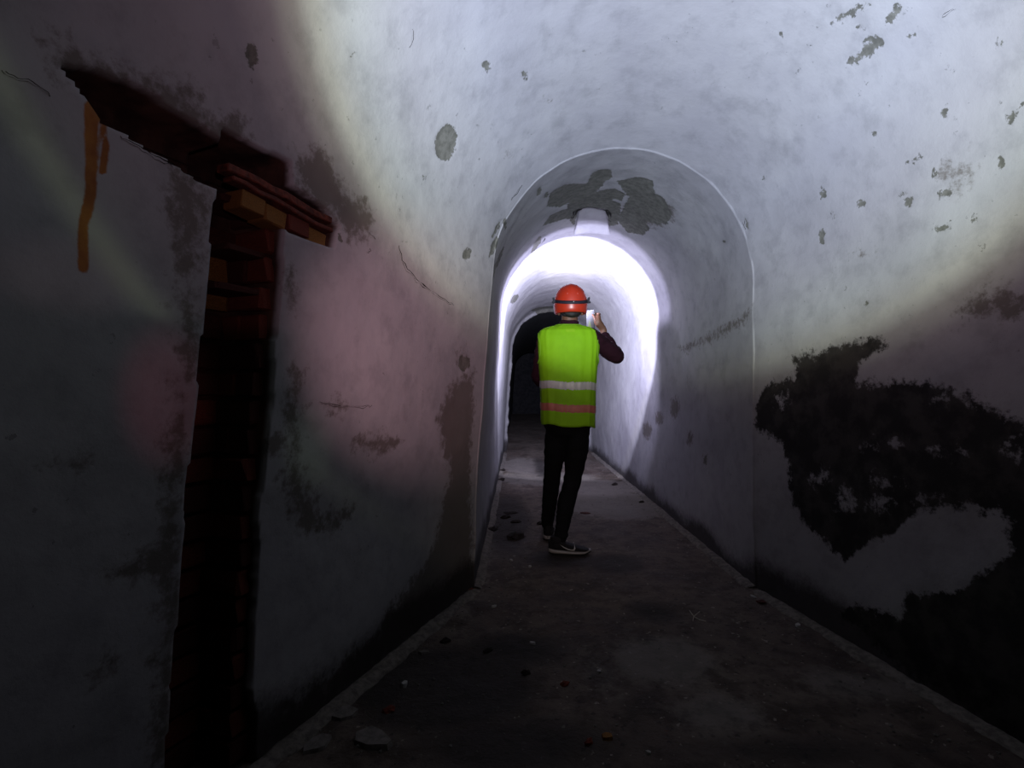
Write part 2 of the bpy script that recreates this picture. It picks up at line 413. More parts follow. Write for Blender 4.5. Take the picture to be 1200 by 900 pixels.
rust = np.minimum(line_sdf([(112, 128), (109, 180), (106, 230), (98, 262), (97, 312)], [.012, .010, .009, .007, .009]),
                  line_sdf([(122, 130), (124, 170), (125, 200)], [.005, .006, .006]))
rust = np.minimum(rust, line_sdf([(116, 140), (117, 188)], [.003, .003]))
# chases cut in the left wall
j9 = fbm(P0, 9, 3, 11) * .016
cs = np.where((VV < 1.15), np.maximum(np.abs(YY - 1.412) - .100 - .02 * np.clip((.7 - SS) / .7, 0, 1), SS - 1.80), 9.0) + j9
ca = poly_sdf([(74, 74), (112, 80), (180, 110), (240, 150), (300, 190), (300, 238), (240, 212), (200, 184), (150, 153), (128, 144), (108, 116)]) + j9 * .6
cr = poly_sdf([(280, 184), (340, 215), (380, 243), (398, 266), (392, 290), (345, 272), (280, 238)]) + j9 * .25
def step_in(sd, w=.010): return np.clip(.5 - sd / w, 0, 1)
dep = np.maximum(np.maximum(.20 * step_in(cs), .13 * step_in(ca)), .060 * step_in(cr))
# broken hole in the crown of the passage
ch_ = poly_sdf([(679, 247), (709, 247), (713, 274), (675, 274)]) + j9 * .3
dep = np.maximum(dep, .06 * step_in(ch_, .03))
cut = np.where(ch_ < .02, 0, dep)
far_dark = (YY - YR) + .0 * YY  # depth past which the unlit dark is put into the wall colour
# finite-difference normals of the smooth surface, pointing out of the room
dY = np.gradient(P0, axis=0); dV = np.gradient(P0, axis=1)
Nn = np.cross(dY, dV); Nn /= np.linalg.norm(Nn, axis=-1, keepdims=True) + 1e-12
cen = P0.copy(); cen[..., 0] = (prof(YY)[0] + prof(YY)[1]) / 2; cen[..., 2] = 1.2
sg = np.sign(((P0 - cen) * Nn).sum(-1, keepdims=True)); Nn = Nn * sg
und = .016 * fbm(P0, 1.7, 3, 21) + .0035 * fbm(P0, 9, 3, 22)
# the chamber plaster ends in a thin lip at the passage
lip = np.where(YY < YJ, .005, 0.0)
rim = -.05 * np.exp(-((YY - YR) / .09) ** 2) * (1 + .6 * fbm(P0, 6, 3, 31)) + np.where(YY > YR + .1, .02, 0)
und = und * np.clip((YY + 2.6) / .5, 0, 1)
bd = -np.clip((bare + .006 * fbm(P0, 25, 2, 8)) / .006, -1, 0) * .004
P = P0 + Nn * (und + lip + rim + dep + bd)[..., None]
P[..., 2] = np.where(VV <= 0, -.03, np.where(VV >= 3, -.03, P[..., 2]))

def grid_obj(name, P, jsl, attrs, m):
    Q = P[:, jsl]; ni, nj = Q.shape[:2]
    me = bpy.data.meshes.new(name)
    me.vertices.add(ni * nj); me.vertices.foreach_set('co', Q.reshape(-1).astype(np.float32))
    idx = np.arange(ni * nj).reshape(ni, nj)
    f = np.stack([idx[:-1, :-1], idx[:-1, 1:], idx[1:, 1:], idx[1:, :-1]], -1).reshape(-1, 4)
    nf = len(f)
    me.loops.add(nf * 4); me.loops.foreach_set('vertex_index', f.reshape(-1).astype(np.int32))
    me.polygons.add(nf); me.polygons.foreach_set('loop_start', np.arange(0, nf * 4, 4, dtype=np.int32))
    try: me.polygons.foreach_set('loop_total', np.full(nf, 4, dtype=np.int32))
    except Exception: pass
    me.polygons.foreach_set('use_smooth', np.ones(nf, bool))
    me.update(calc_edges=True); me.validate()
    for k, A in attrs.items():
        a = me.attributes.new(k, 'FLOAT', 'POINT')
        a.data.foreach_set('value', np.clip(A[:, jsl], -9, 9).reshape(-1).astype(np.float32))
    return link(name, me, m)
AT = dict(bare=bare, mould=mould, stain=stain, damp=foot, rust=rust, cut=cut, far_dark=far_dark)
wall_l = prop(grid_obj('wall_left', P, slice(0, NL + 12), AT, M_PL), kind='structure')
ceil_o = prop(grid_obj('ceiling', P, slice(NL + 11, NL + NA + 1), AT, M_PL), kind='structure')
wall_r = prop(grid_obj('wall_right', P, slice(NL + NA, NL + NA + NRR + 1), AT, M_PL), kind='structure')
# end walls
for nm, row in (('wall_back', 0), ('wall_far', -1)):
    bm = bmesh.new(); pr = P0[row][::5]
    vs_ = [bm.verts.new(Vector(p) + Vector((0, (-.02 if row == 0 else .02) + k * 0, -.03 if p[2] < .01 else 0))) for k, p in enumerate(pr)]
    c = bm.verts.new((float(pr[:, 0].mean()), float(pr[0, 1]), 1.1))
    for a, b in zip(vs_, vs_[1:] + vs_[:1]): bm.faces.new((a, b, c))
    me = bpy.data.meshes.new(nm); bm.to_mesh(me); bm.free()
    for k in AT:
        a = me.attributes.new(k, 'FLOAT', 'POINT'); v = 9.0 if k not in ('cut', 'far_dark') else (0.0 if k == 'cut' else (5.0 if row else -5.0))
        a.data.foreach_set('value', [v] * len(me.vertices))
    prop(link(nm, me, M_PL), kind='structure')

# ------------------------------------------------------------------ floor
def fpt(px, py, z=0.0):
    Y = FPX * (CAM_H - z) / (py - 450); return Vector(((px - 600) / FPX * Y, Y, z))
fy = np.concatenate([np.arange(-2.6, .8, .1), np.arange(.8, 4.5, .02), np.arange(4.5, 10, .05), np.arange(10, 20.2, .3)])
ft = np.linspace(0, 1, 150)
FY, FT = np.meshgrid(fy, ft, indexing='ij')
fxl, fxr = prof(FY)[0] - .22, prof(FY)[1] + .05
FP = np.stack([fxl + (fxr - fxl) * FT, FY, 0 * FY], -1)
def fheight(Q):
    Q = np.asarray(Q, float).copy(); Q[..., 2] = 0
    return .010 * fbm(Q, 2.2, 3, 41) + .006 * fbm(Q, 11, 3, 42) - .004
FP[..., 2] = fheight(FP)
def fground(x, y): return float(fheight(np.array([[x, y, 0.0]]))[0])
def fl_sdf(items):
    D = np.full(FY.shape, 9.0)
    for (px, py, rx, ry) in items:
        c = fpt(px, py); sx = rx / FPX * c.y; e = fpt(px, py + ry).y; e2 = fpt(px, max(py - ry, 470)).y; sy = abs(e2 - e) / 2
        q = np.sqrt(((FP[..., 0] - c.x) / sx) ** 2 + ((FP[..., 1] - c.y) / sy) ** 2) - 1
        D = np.minimum(D, q * min(sx, sy))
    return D
pale = fl_sdf([(780, 772, 55, 26), (845, 835, 50, 20), (702, 785, 12, 14), (640, 560, 60, 8), (610, 545, 22, 10), (700, 570, 60, 8), (720, 590, 60, 16), (1000, 800, 50, 14), (560, 640, 14, 40)])
dirt = fl_sdf([(520, 800, 110, 50), (600, 760, 60, 20), (720, 660, 35, 12), (765, 715, 30, 12), (600, 870, 120, 30), (635, 548, 9, 14), (595, 608, 26, 30), (660, 655, 45, 10), (940, 880, 90, 14)])
prop(grid_obj('floor', FP, slice(None), dict(pale=pale, dirt=dirt), M_FL), kind='structure')

# mortar fillets along the foot of each wall
def fillet(name, side, y0, y1, wd, ht, seed):
    Ys = np.arange(y0, y1, .02); bm = bmesh.new(); rings = []
    for y in Ys:
        xl, xr = prof(y)[0], prof(y)[1]
        x0 = (float(xl) + (-.0)) if side < 0 else float(xr)
        n = mnoise.noise(Vector((y * 4, seed, 0))); n2 = mnoise.noise(Vector((y * 17, seed + 5, 0)))
        W = wd * (1 + .35 * n + .25 * n2); H = ht * (1 + .5 * n2 + .3 * n)
        dr = -side
        ring = []
        for k, (u, h) in enumerate([(-.04, -.01), (-.04, 1.0), (.12, .95), (.45, .82 + .2 * n2), (.8, .45), (1.0, .0), (1.05, -.6)]):
            jx = .004 * mnoise.noise(Vector((y * 40, k * 3.1, seed)))
            ring.append(bm.verts.new((x0 + dr * (u * W + jx), y, H * h + jx)))
        rings.append(ring)
    for a, b in zip(rings, rings[1:]):
        for k in range(len(a) - 1): bm.faces.new((a[k], a[k + 1], b[k + 1], b[k]))
    for f in bm.faces: f.smooth = True
    return prop(bm_obj(name, bm, M_KERB), kind='structure')
fillet('trim_1', -1, .3, YJ - .02, .06, .016, 3)
fillet('trim_2', 1, .3, YJ - .02, .06, .012, 9)
fillet('trim_3', 1, YJ, 8.5, .05, .016, 17)
fillet('trim_4', -1, YJ, 8.5, .05, .014, 27)

# ------------------------------------------------------------------ bricks and bars in the chases (parts of the left wall)
T2 = Vector((.3831, .9237, 0)); N2 = Vector((-.9237, .3831, 0)); UP = Vector((0, 0, 1))
def wallx(y): return float(prof(y)[0])
def wpt(Y, z, d=0.0):
    p = surface(np.array(Y), np.array(z / ZS))
    return Vector(p) + N2 * d
def brick_mesh(seed):
    bm = bmesh.new(); bmesh.ops.create_cube(bm, size=1.0)
    r = random.Random(seed)
    bmesh.ops.bevel(bm, geom=list(bm.edges), offset=.06, segments=1, affect='EDGES')
    for v in bm.verts: v.co += Vector((r.uniform(-.03, .03), r.uniform(-.04, .04), r.uniform(-.04, .04)))
    me = bpy.data.meshes.new('brick'); bm.to_mesh(me); bm.free(); return me
BM_ = [[None] * 4 for _ in range(3)]
for c in range(3):
    for k in range(4):
        BM_[c][k] = brick_mesh(k + c * 9); BM_[c][k].materials.append(M_BR[c])
def brick(center, dims, xdir, ydir, colr):
    o = bpy.data.objects.new('brick', BM_[colr][rng.randrange(4)]); COL.objects.link(o)
    x = Vector(xdir).normalized(); z = Vector(ydir).cross(x); z.normalize(); z = -z if z.z < 0 else z
    y = z.cross(x).normalized()
    m = Matrix((( x.x, y.x, z.x), (x.y, y.y, z.y), (x.z, y.z, z.z))).to_4x4() @ Matrix.Diagonal((*dims, 1))
    m.translation = center; o.parent = wall_l; o.matrix_world = m
    return o
z = .02
k = 0
while z < 1.70:
    h = .070 + rng.uniform(-.004, .004)
    jit = rng.uniform(-.008, .008)
    base = wpt(1.506, z + h / 2)
    # far reveal of the slot
    if k % 2 == 0:
        brick(base + N2 * .122 + T2 * (.038 + jit * .5), (.165, .11, h), N2, T2, rng.choice([0, 0, 1]))
    else:
        brick(base + N2 * .078 + T2 * (.041 + jit * .5), (.075, .11, h), N2, T2, rng.choice([0, 1]))
        brick(base + N2 * .163 + T2 * (.036 + jit * .5), (.085, .11, h), N2, T2, rng.choice([0, 0, 1]))
    # back of the slot
    b2 = wpt(1.40, z + h / 2)
    if z < 1.60: brick(b2 + N2 * (.225 + jit) + T2 * rng.uniform(-.01, .01), (.19, .09, h), T2, N2, 2 if 1.36 < z < 1.46 else rng.choice([0, 1, 1]))
    # ragged brick ends on the near side
    if 1.30 < z < 1.50:
        b3 = wpt(1.305, z + h / 2)
        brick(b3 + N2 * (.125 + jit) - T2 * .020, (.15, .10, h), N2, T2, 2 if z > 1.4 else 1)
    z += h + .014; k += 1
def along(px0, py0, px1, py1, f):
    i, j = on_wall(px0 + (px1 - px0) * f, py0 + (py1 - py0) * f); return Vector(P0[i, j])
# course of broken ochre bricks behind the right arm, with the rusted bar over it
A = along(286, 230, 389, 281, 0); B = along(286, 230, 389, 281, 1)
dirv = (B - A).normalized(); Ln = (B - A).length
upv = dirv.cross(N2); upv = upv if upv.z > 0 else -upv
nb = 4
for q in range(nb):
    c = A + dirv * (Ln * (q + .5) / nb) + N2 * (.048 + .006 * (q % 2)) - upv * (.004 * (q % 2))
    brick(c, (Ln / nb - .004, .07, .050 - .001 * q), dirv, N2, 2 if q != 2 else 0)
def bar(pts, w_, h_, dpt, name, m):
    bm = bmesh.new(); rings = []
    for i, p in enumerate(pts):
        r = []
        for (a, b) in ((-1, -1), (1, -1), (1, 1), (-1, 1)):
            s = 1 + .25 * mnoise.noise(Vector((i * 1.7, a, b)))
            r.append(bm.verts.new(p + N2 * (dpt + a * w_ / 2) + upv * (b * h_ / 2 * s)))
        rings.append(r)
    for a, b in zip(rings, rings[1:]):
        for k in range(4): bm.faces.new((a[k], a[(k + 1) % 4], b[(k + 1) % 4], b[k]))
    bm.faces.new(rings[0][::-1]); bm.faces.new(rings[-1])
    bmesh.ops.recalc_face_normals(bm, faces=bm.faces)
    bmesh.ops.bevel(bm, geom=list(bm.edges), offset=.003, segments=1, affect='EDGES')
    o = bm_obj(name, bm, m, wall_l); return o
bp = [along(272, 192, 392, 258, f) for f in np.linspace(0, 1, 8)]
b = bar(bp, .045, .022, .034, 'rusted_bar', M_RUST); b['label'] = 'rust-red steel bar above the ochre bricks'
bp = [along(276, 206, 393, 270, f) for f in np.linspace(0, 1, 8)]
bar(bp, .04, .014, .030, 'rusted_bar', M_RUST)
# ledge of mortar under the first slot bricks
for (yy, zz) in ((1.43, 1.655), (1.46, 1.53), (1.44, 1.42)):
    c = wpt(yy, zz); brick(c + N2 * .12, (.17, .13, .018), T2, N2, 1)

# cracks: thin ragged grooves along the plaster
def crack(pts, wpx, seed, lab=None):
    """thin ragged strip of shadowed groove lying in the plaster"""
    fine = []; wpx = wpx * 1.5
    for a, b in zip(pts, pts[1:]):
        n = max(2, int(math.hypot(b[0] - a[0], b[1] - a[1]) / 5))
        for i in range(n): fine.append((a[0] + (b[0] - a[0]) * i / n, a[1] + (b[1] - a[1]) * i / n))
    fine.append(pts[-1])
    r = random.Random(seed); bm = bmesh.new(); prev = None; L = len(fine)
    Pn = []
    for (x, y) in fine:
        i, j = on_wall(x, y); Pn.append((Vector(P[i, j]), Vector(Nn[i, j])))
    sm = []
    for i in range(L):
        lo, hi = max(0, i - 2), min(L, i + 3)
        sm.append(sum((Pn[q][0] for q in range(lo, hi)), Vector()) / (hi - lo))
    for i in range(L):
        p = sm[i]; n = Pn[i][1]
        d = (sm[min(i + 1, L - 1)] - sm[max(i - 1, 0)])
        if d.length < 1e-6: continue
        s = d.normalized().cross(n)
        t = i / (L - 1); wd = wpx / FPX * p.y * (.35 + r.random() * .9) * min(1, 6 * t + .2, 6 * (1 - t) + .2) / 2
        off = s * r.uniform(-.4, .4) * wpx / FPX * p.y
        row = [bm.verts.new(p + off - s * wd - n * .0012), bm.verts.new(p + off + n * .002), bm.verts.new(p + off + s * wd - n * .0012)]
        if prev:
            bm.faces.new((prev[0], prev[1], row[1], row[0])); bm.faces.new((prev[1], prev[2], row[2], row[1]))
        prev = row
    return bm
def add_crack(pts, wpx, seed, par):
    bm_obj('crack', crack(pts, wpx, seed), M_CRACK, par)
add_crack([(468, 282), (472, 305), (485, 325), (505, 341), (522, 351), (537, 361)], 2.6, 1, wall_l)
add_crack([(0, 80), (22, 92), (45, 98), (66, 115)], 2.2, 2, wall_l)
add_crack([(425, 268), (438, 275), (444, 285)], 2.2, 3, wall_l)
add_crack([(428, 294), (433, 296), (437, 291)], 2.2, 4, wall_l)
add_crack([(452, 333), (453, 343)], 3.0, 5, wall_l)
add_crack([(140, 158), (165, 172), (190, 186), (222, 200)], 3.0, 6, wall_l)
add_crack([(1098, 24), (1108, 14), (1124, 9)], 2.6, 7, ceil_o)
add_crack([(480, 62), (486, 40), (484, 28)], 1.6, 8, ceil_o)
add_crack([(595, 240), (606, 225), (615, 213)], 2.0, 9, ceil_o)
add_crack([(626, 296), (634, 283), (645, 275)], 2.0, 10, ceil_o)
add_crack([(673, 264), (671, 250), (679, 244), (694, 246), (708, 243), (716, 250), (714, 266)], 4.0, 20, ceil_o)
add_crack([(676, 272), (686, 275)], 3.0, 21, ceil_o)
add_crack([(704, 270), (712, 272)], 3.0, 22, ceil_o)
add_crack([(868, 250), (874, 262), (872, 276)], 2.0, 11, wall_r)
add_crack([(370, 470), (400, 478), (440, 476)], 2.0, 12, wall_l)

# ------------------------------------------------------------------ rubble
def rock_bm(r, sx, sy, sz, flat=False, jag=.28):
    bm = bmesh.new()
    if flat:
        n = r.randint(5, 7); a0 = r.random() * 6
        top = []; bot = []
        for i in range(n):
            a = a0 + 2 * math.pi * i / n + r.uniform(-.25, .25); q = r.uniform(.8, 1.1)
            top.append(bm.verts.new((math.cos(a) * sx * q * .93, math.sin(a) * sy * q * .93, sz * (1 + r.uniform(-.15, .15)))))
            bot.append(bm.verts.new((math.cos(a) * sx * q, math.sin(a) * sy * q, -.004)))
        bm.faces.new(top); bm.faces.new(bot[::-1])
        for i in range(n): bm.faces.new((bot[i], bot[(i + 1) % n], top[(i + 1) % n], top[i]))
    else:
        bmesh.ops.create_icosphere(bm, subdivisions=2, radius=1)
        sd = r.uniform(0, 99)
        for v in bm.verts:
            k = 1 + jag * mnoise.noise(v.co * 1.6 + Vector((sd, 0, 0))) * 2
            v.co = Vector((v.co.x * sx * k, v.co.y * sy * k, max(v.co.z * sz * k, -sz * .35) + sz * .33))
    return bm
def rubble(name, px, py, wpx, hz, m, label, cat, flat=False, asp=.7, rot=0.0, group=None, tilt=0.0):
    c = fpt(px, py); r = random.Random(int(px * 13 + py))
    s = wpx / FPX * c.y / 2
    o = bm_obj(name, rock_bm(r, s, s * asp, hz, flat), m, None, smooth=False)
    o.location = (c.x, c.y, fground(c.x, c.y) + .001); o.rotation_euler = (tilt, 0, rot)
    return prop(o, label, cat, group or dict(slab='flat mortar slabs by the left wall', mud='mud clumps on the floor').get(cat) or {'brick_fragment': 'brick crumbs on the floor', 'mortar_chip': 'mortar chips on the floor', 'plaster_chip': 'plaster chips on the floor'}.get(name))
rubble('mortar_slab', 404, 836, 34, .014, M_TILE, 'pale flat mortar slab against the foot of the left wall, farther of the two big slabs', 'slab', True, .75, .5)
rubble('mortar_slab', 438, 868, 58, .014, M_TILE, 'large flat mortar slab on the floor at the bottom of the photo, right of the wall slot', 'slab', True, .62, -.5)
rubble('mortar_slab', 372, 872, 38, .012, M_TILE, 'dark low mortar slab between the largest slab and the left wall', 'slab', True, .7, .9)
rubble('mortar_chip', 497, 765, 14, .012, M_TILE, 'thin grey mortar chip alone on the floor by the left wall, nearest the walker', 'rubble', True, .6, .2)
rubble('mortar_chip', 474, 803, 12, .014, M_CHIP, 'small pale chip on the floor above the reddish brick fragment', 'rubble', True, .6, 1.1)
rubble('brick_fragment', 456, 832, 16, .012, M_BR[0], 'small reddish brick fragment between the pale slab and the dark floor', 'rubble', False, .6, .3)
rubble('brick_fragment', 551, 693, 14, .014, M_BR[0], 'reddish brick lump at the end corner of the left wall', 'rubble', False, .8, .3)
rubble('brick_fragment', 686, 601, 13, .007, M_BR[1], 'dark red brick crumb on the floor right of the walker\'s legs', 'rubble', False, .7, .1)
rubble('brick_fragment', 662, 802, 12, .009, M_BR[0], 'reddish brick crumb in the middle of the foreground floor', 'rubble', False, .7, .7)
rubble('brick_fragment', 690, 870, 14, .010, M_BR[0], 'reddish brick crumb at the bottom of the photo, left of the ochre one', 'rubble', False, .6, .9)
rubble('brick_fragment', 712, 864, 16, .010, M_BR[2], 'ochre brick crumb at the bottom centre of the photo', 'rubble', True, .7, .2)
rubble('brick_fragment', 892, 707, 12, .010, M_BR[1], 'dark brick crumb on the fillet where the right wall bends', 'rubble', False, .7, .2)
clumps = [(605, 629, 20, .016, 'largest dark mud clump left of the walker\'s feet'), (577, 621, 11, .014, 'dark mud clump nearest the left passage wall beside the walker\'s feet'),
          (593, 606, 10, .013, 'round dark mud clump left of the walker\'s shins'), (605, 611, 11, .008, 'low dark mud clump right of the round one'),
          (598, 600, 13, .005, 'thin flat mud smear behind the round clump'), (587, 563, 7, .018, 'dark mud clump by the left wall at the edge of the lit floor'),
          (589, 552, 7, .014, 'dark mud clump by the left wall farthest down the passage'), (633, 614, 7, .010, 'small mud lump touching the walker\'s left trouser leg'),
          (522, 751, 10, .008, 'flat mud lump on the floor near the thin grey chip'), (616, 789, 8, .008, 'small mud lump alone in the dark foreground'),
          (572, 762, 10, .006, 'low mud lump left of centre in the foreground'), (720, 568, 7, .010, 'small dark lump by the right wall at the edge of the lit floor'),
          (752, 589, 6, .008, 'small dark lump along the foot of the right passage wall')]
for (x, y, w_, h_, lb) in clumps: rubble('mud_clump', x, y, w_ * 1.35, h_ * 1.6, M_MUD, lb, 'mud', False, .62, rng.uniform(0, 1.2))
for (x, y, w_, lb) in [(599, 657, 6, 'tiny white plaster chip in front of the mud clumps'), (621, 664, 6, 'tiny white plaster chip just in front of the walker\'s shoes'),
                       (579, 711, 7, 'white plaster chip near the end corner of the left wall'), (624, 753, 9, 'white plaster chip in the middle of the dark foreground floor'),
                       (533, 711, 7, 'white plaster chip lying against the left fillet'), (702, 786, 7, 'pale plaster chip left of the round pale floor stain'),
                       (760, 880, 8, 'pale plaster chip near the bottom edge of the photo'), (882, 700, 8, 'pale plaster chip where the right wall bends'),
                       (935, 733, 10, 'pale plaster chip on the right fillet')]:
    rubble('plaster_chip', x, y, w_, .007, M_CHIP, lb, 'rubble', True, .6, rng.uniform(0, 3))
# straw
def tube(bm, pts, rad, seg=6, cap=True):
    rings = []
    for i, p in enumerate(pts):
        p = Vector(p); d = (Vector(pts[min(i + 1, len(pts) - 1)]) - Vector(pts[max(i - 1, 0)])).normalized()
        a = d.cross(Vector((0, 0, 1)) if abs(d.z) < .9 else Vector((1, 0, 0))).normalized(); b_ = d.cross(a)
        r = rad[i] if isinstance(rad, (list, tuple)) else rad
        rings.append([bm.verts.new(p + (a * math.cos(2 * math.pi * k / seg) + b_ * math.sin(2 * math.pi * k / seg)) * r) for k in range(seg)])
    for a, b_ in zip(rings, rings[1:]):
        for k in range(seg): bm.faces.new((a[k], a[(k + 1) % seg], b_[(k + 1) % seg], b_[k]))
    if cap: bm.faces.new(rings[0][::-1]); bm.faces.new(rings[-1])
bm = bmesh.new(); c = fpt(814, 723); z0 = fground(c.x, c.y) + .006
q = lambda px, py, dz=0: (fpt(px, py).x, fpt(px, py).y, z0 + dz)
tube(bm, [q(808, 716, .004), q(813, 722), q(820, 726), q(827, 728, .002)], .0022)
tube(bm, [q(813, 722), q(812, 728, .003)], .0018)
tube(bm, [q(813, 722), q(820, 719, .012)], .0018)
prop(bm_obj('straw', bm, M_STRAW), 'pale forked piece of straw on the floor in the right foreground', 'straw')
# fine gravel nobody could count
KEEP = [(.36, 3.47, .2), (.26, 3.85, .2)] + [(fpt(c_[0], c_[1]).x, fpt(c_[0], c_[1]).y, .07) for c_ in clumps]
bm = bmesh.new(); r = random.Random(3)
for i in range(1400):
    y = 1.3 + r.random() ** 1.2 * 6.5; xl, xr = float(prof(y)[0]) + .04, float(prof(y)[1]) - .04
    u = r.random(); u = u if r.random() < .5 else (u * .22 if r.random() < .6 else 1 - u * .15)
    x = xl + (xr - xl) * u; s = .002 + .005 * r.random() ** 3
    if any(abs(x - q[0]) < q[2] and abs(y - q[1]) < q[2] for q in KEEP): continue
    m4 = Matrix.Translation((x, y, fground(x, y) + s * .4)) @ Matrix.Rotation(r.random() * 3, 4, 'Z') @ Matrix.Diagonal((s * r.uniform(.7, 1.6), s, s * .8, 1))
    bmesh.ops.create_icosphere(bm, subdivisions=1, radius=1, matrix=m4)
prop(bm_obj('gravel', bm, M_STONE), 'fine grey grit scattered over the concrete floor', 'gravel', kind='stuff')

# ------------------------------------------------------------------ the walker
M_SKIN = simple('skin', (.17, .075, .045), .55, .35, .08, 25, .1, .001)
M_HAIR = simple('dark_hair', (.012, .009, .008), .6, .3, .3, 120, .8, .003)
M_SHIRT = simple('maroon_knit', (.026, .006, .013), .9, .1, .2, 140, .5, .003)
M_TROU = simple('black_denim', (.0065, .0065, .0085), .9, .1, .25, 90, .4, .003)
M_VEST = simple('lime_polyester', (.245, .52, .006), .75, .2, .05, 12, .15, .004)
M_BIND = simple('lime_binding', (.19, .38, .02), .8, .1, .05, 40, .1, .002)
M_SILV = simple('reflective_tape', (.55, .53, .54), .45, .5, .04, 60, .1, .001)
M_PINK = simple('salmon_tape', (.52, .17, .12), .6, .3, .08, 30, .1, .001)
M_HELM = simple('orange_red_plastic', (.50, .032, .010), .38, .5, .05, 20, .03, .001)
M_STRAP = simple('black_elastic', (.012, .010, .020), .7, .3, .3, 120, .3, .002)
M_SHOE = simple('black_mesh', (.010, .009, .011), .85, .2, .3, 200, .6, .002)
M_SOLE = simple('off_white_foam', (.30, .28, .28), .7, .3, .06, 40, .1, .002)
M_OUT = simple('black_rubber', (.012, .012, .012), .85, .2, .2, 40, .2, .002)
M_PHONE = simple('black_glass', (.008, .008, .010), .25, .5, .1, 20, 0)
M_SW = simple('white_print', (.40, .39, .40), .6, .3, .03, 20, 0)
M_EYE = simple('eye_white', (.7, .68, .64), .3, .5, .03, 20, 0)
M_LIP = simple('lips', (.28, .09, .07), .5, .4, .05, 20, 0)
def emis(name, f):
    t = NT(name); t.b.inputs['Base Color'].default_value = (.004, .004, .004, 1); t.b.inputs['Specular IOR Level'].default_value = .15; t.b.inputs['Roughness'].default_value = .3; f(t); return t.m
def scr(t):
    # tunnel picture on the phone: lavender wall with a yellow-green figure low down
    tc = t.new('TexCoord'); sp = t.new('SeparateXYZ'); t.lk(tc.outputs['Object'], sp.inputs[0])
    f = t.ss(t.math('ADD', t.math('ABSOLUTE', t.math('SUBTRACT', sp.outputs[0], -.006)), t.math('MULTIPLY', t.math('ADD', sp.outputs[2], .02), .30)), .006, .010, 1, 0)
    lo = t.math('MULTIPLY', f, t.ss(sp.outputs[2], .028, .034, 1, 0))
    g_ = t.ss(sp.outputs[2], -.07, .07)
    c = t.mix(lo, t.mix(g_, (.30, .30, .36), (.62, .62, .80)), (.75, .95, .25))
    t.lk(c, t.b.inputs['Emission Color']); t.b.inputs['Emission Strength'].default_value = .24
M_SCR = emis('lit_phone_screen', scr)
def lens(t):
    t.b.inputs['Emission Color'].default_value = (.8, .84, 1, 1); t.b.inputs['Emission Strength'].default_value = 12
M_LENS = emis('lamp_lens', lens)

def loft(bm, secs, seg=20, cap=True, expn=2.0):
    """secs: (center, xdir, ydir, rx, ry) rings"""
    rings = []
    for (c, xd, yd, rx, ry) in secs:
        r = []
        for k in range(seg):
            a = 2 * math.pi * k / seg; ca, sa = math.cos(a), math.sin(a)
            ca = math.copysign(abs(ca) ** (2 / expn), ca); sa = math.copysign(abs(sa) ** (2 / expn), sa)
            r.append(bm.verts.new(Vector(c) + Vector(xd) * ca * rx + Vector(yd) * sa * ry))
        rings.append(r)
    for a, b_ in zip(rings, rings[1:]):
        for k in range(seg): bm.faces.new((a[k], a[(k + 1) % seg], b_[(k + 1) % seg], b_[k]))
    if cap: bm.faces.new(rings[0][::-1]); bm.faces.new(rings[-1])
def limb(bm, pts, rads, n=5, seg=16, ends=True):
    """smooth tapered limb through joints with round ends"""
    P_ = [Vector(p) for p in pts]
    C_ = []; R2 = []
    for i in range(len(P_) - 1):
        p0 = P_[max(i - 1, 0)]; p1 = P_[i]; p2 = P_[i + 1]; p3 = P_[min(i + 2, len(P_) - 1)]
        for k in range(n):
            t = k / n
            lin = p1.lerp(p2, t)
            cr_ = .5 * ((2 * p1) + (p2 - p0) * t + (2 * p0 - 5 * p1 + 4 * p2 - p3) * t * t + (3 * p1 - p0 - 3 * p2 + p3) * t ** 3)
            C_.append(lin.lerp(cr_, .7)); R2.append(rads[i] + (rads[i + 1] - rads[i]) * (t * t * (3 - 2 * t)))
    C_.append(P_[-1]); R2.append(rads[-1])
    if ends:
        d0 = (C_[0] - C_[1]).normalized(); d1 = (C_[-1] - C_[-2]).normalized()
        C_ = [C_[0] + d0 * R2[0] * .85, C_[0] + d0 * R2[0] * .55] + C_ + [C_[-1] + d1 * R2[-1] * .55, C_[-1] + d1 * R2[-1] * .85]
        R2 = [R2[0] * .45, R2[0] * .82] + R2 + [R2[-1] * .82, R2[-1] * .45]
    rings = []; up = None
    for i, c in enumerate(C_):
        d = (C_[min(i + 1, len(C_) - 1)] - C_[max(i - 1, 0)]).normalized()
        if up is None: up = d.cross(Vector((0, 0, 1)) if abs(d.z) < .85 else Vector((0, 1, 0))).normalized()
        a = (up - d * up.dot(d)).normalized(); up = a; b_ = d.cross(a)
        rings.append([bm.verts.new(c + (a * math.cos(2 * math.pi * k / seg) + b_ * math.sin(2 * math.pi * k / seg)) * R2[i]) for k in range(seg)])
    for a, b_ in zip(rings, rings[1:]):
        for k in range(seg): bm.faces.new((a[k], a[(k + 1) % seg], b_[(k + 1) % seg], b_[k]))
    bm.faces.new(rings[0][::-1]); bm.faces.new(rings[-1])
def blob(bm, c, r, rot=None):
    m4 = Matrix.Translation(c) @ (rot if rot is not None else Matrix.Identity(4)) @ Matrix.Diagonal((*r, 1))
    bmesh.ops.create_uvsphere(bm, u_segments=24, v_segments=16, radius=1, matrix=m4)
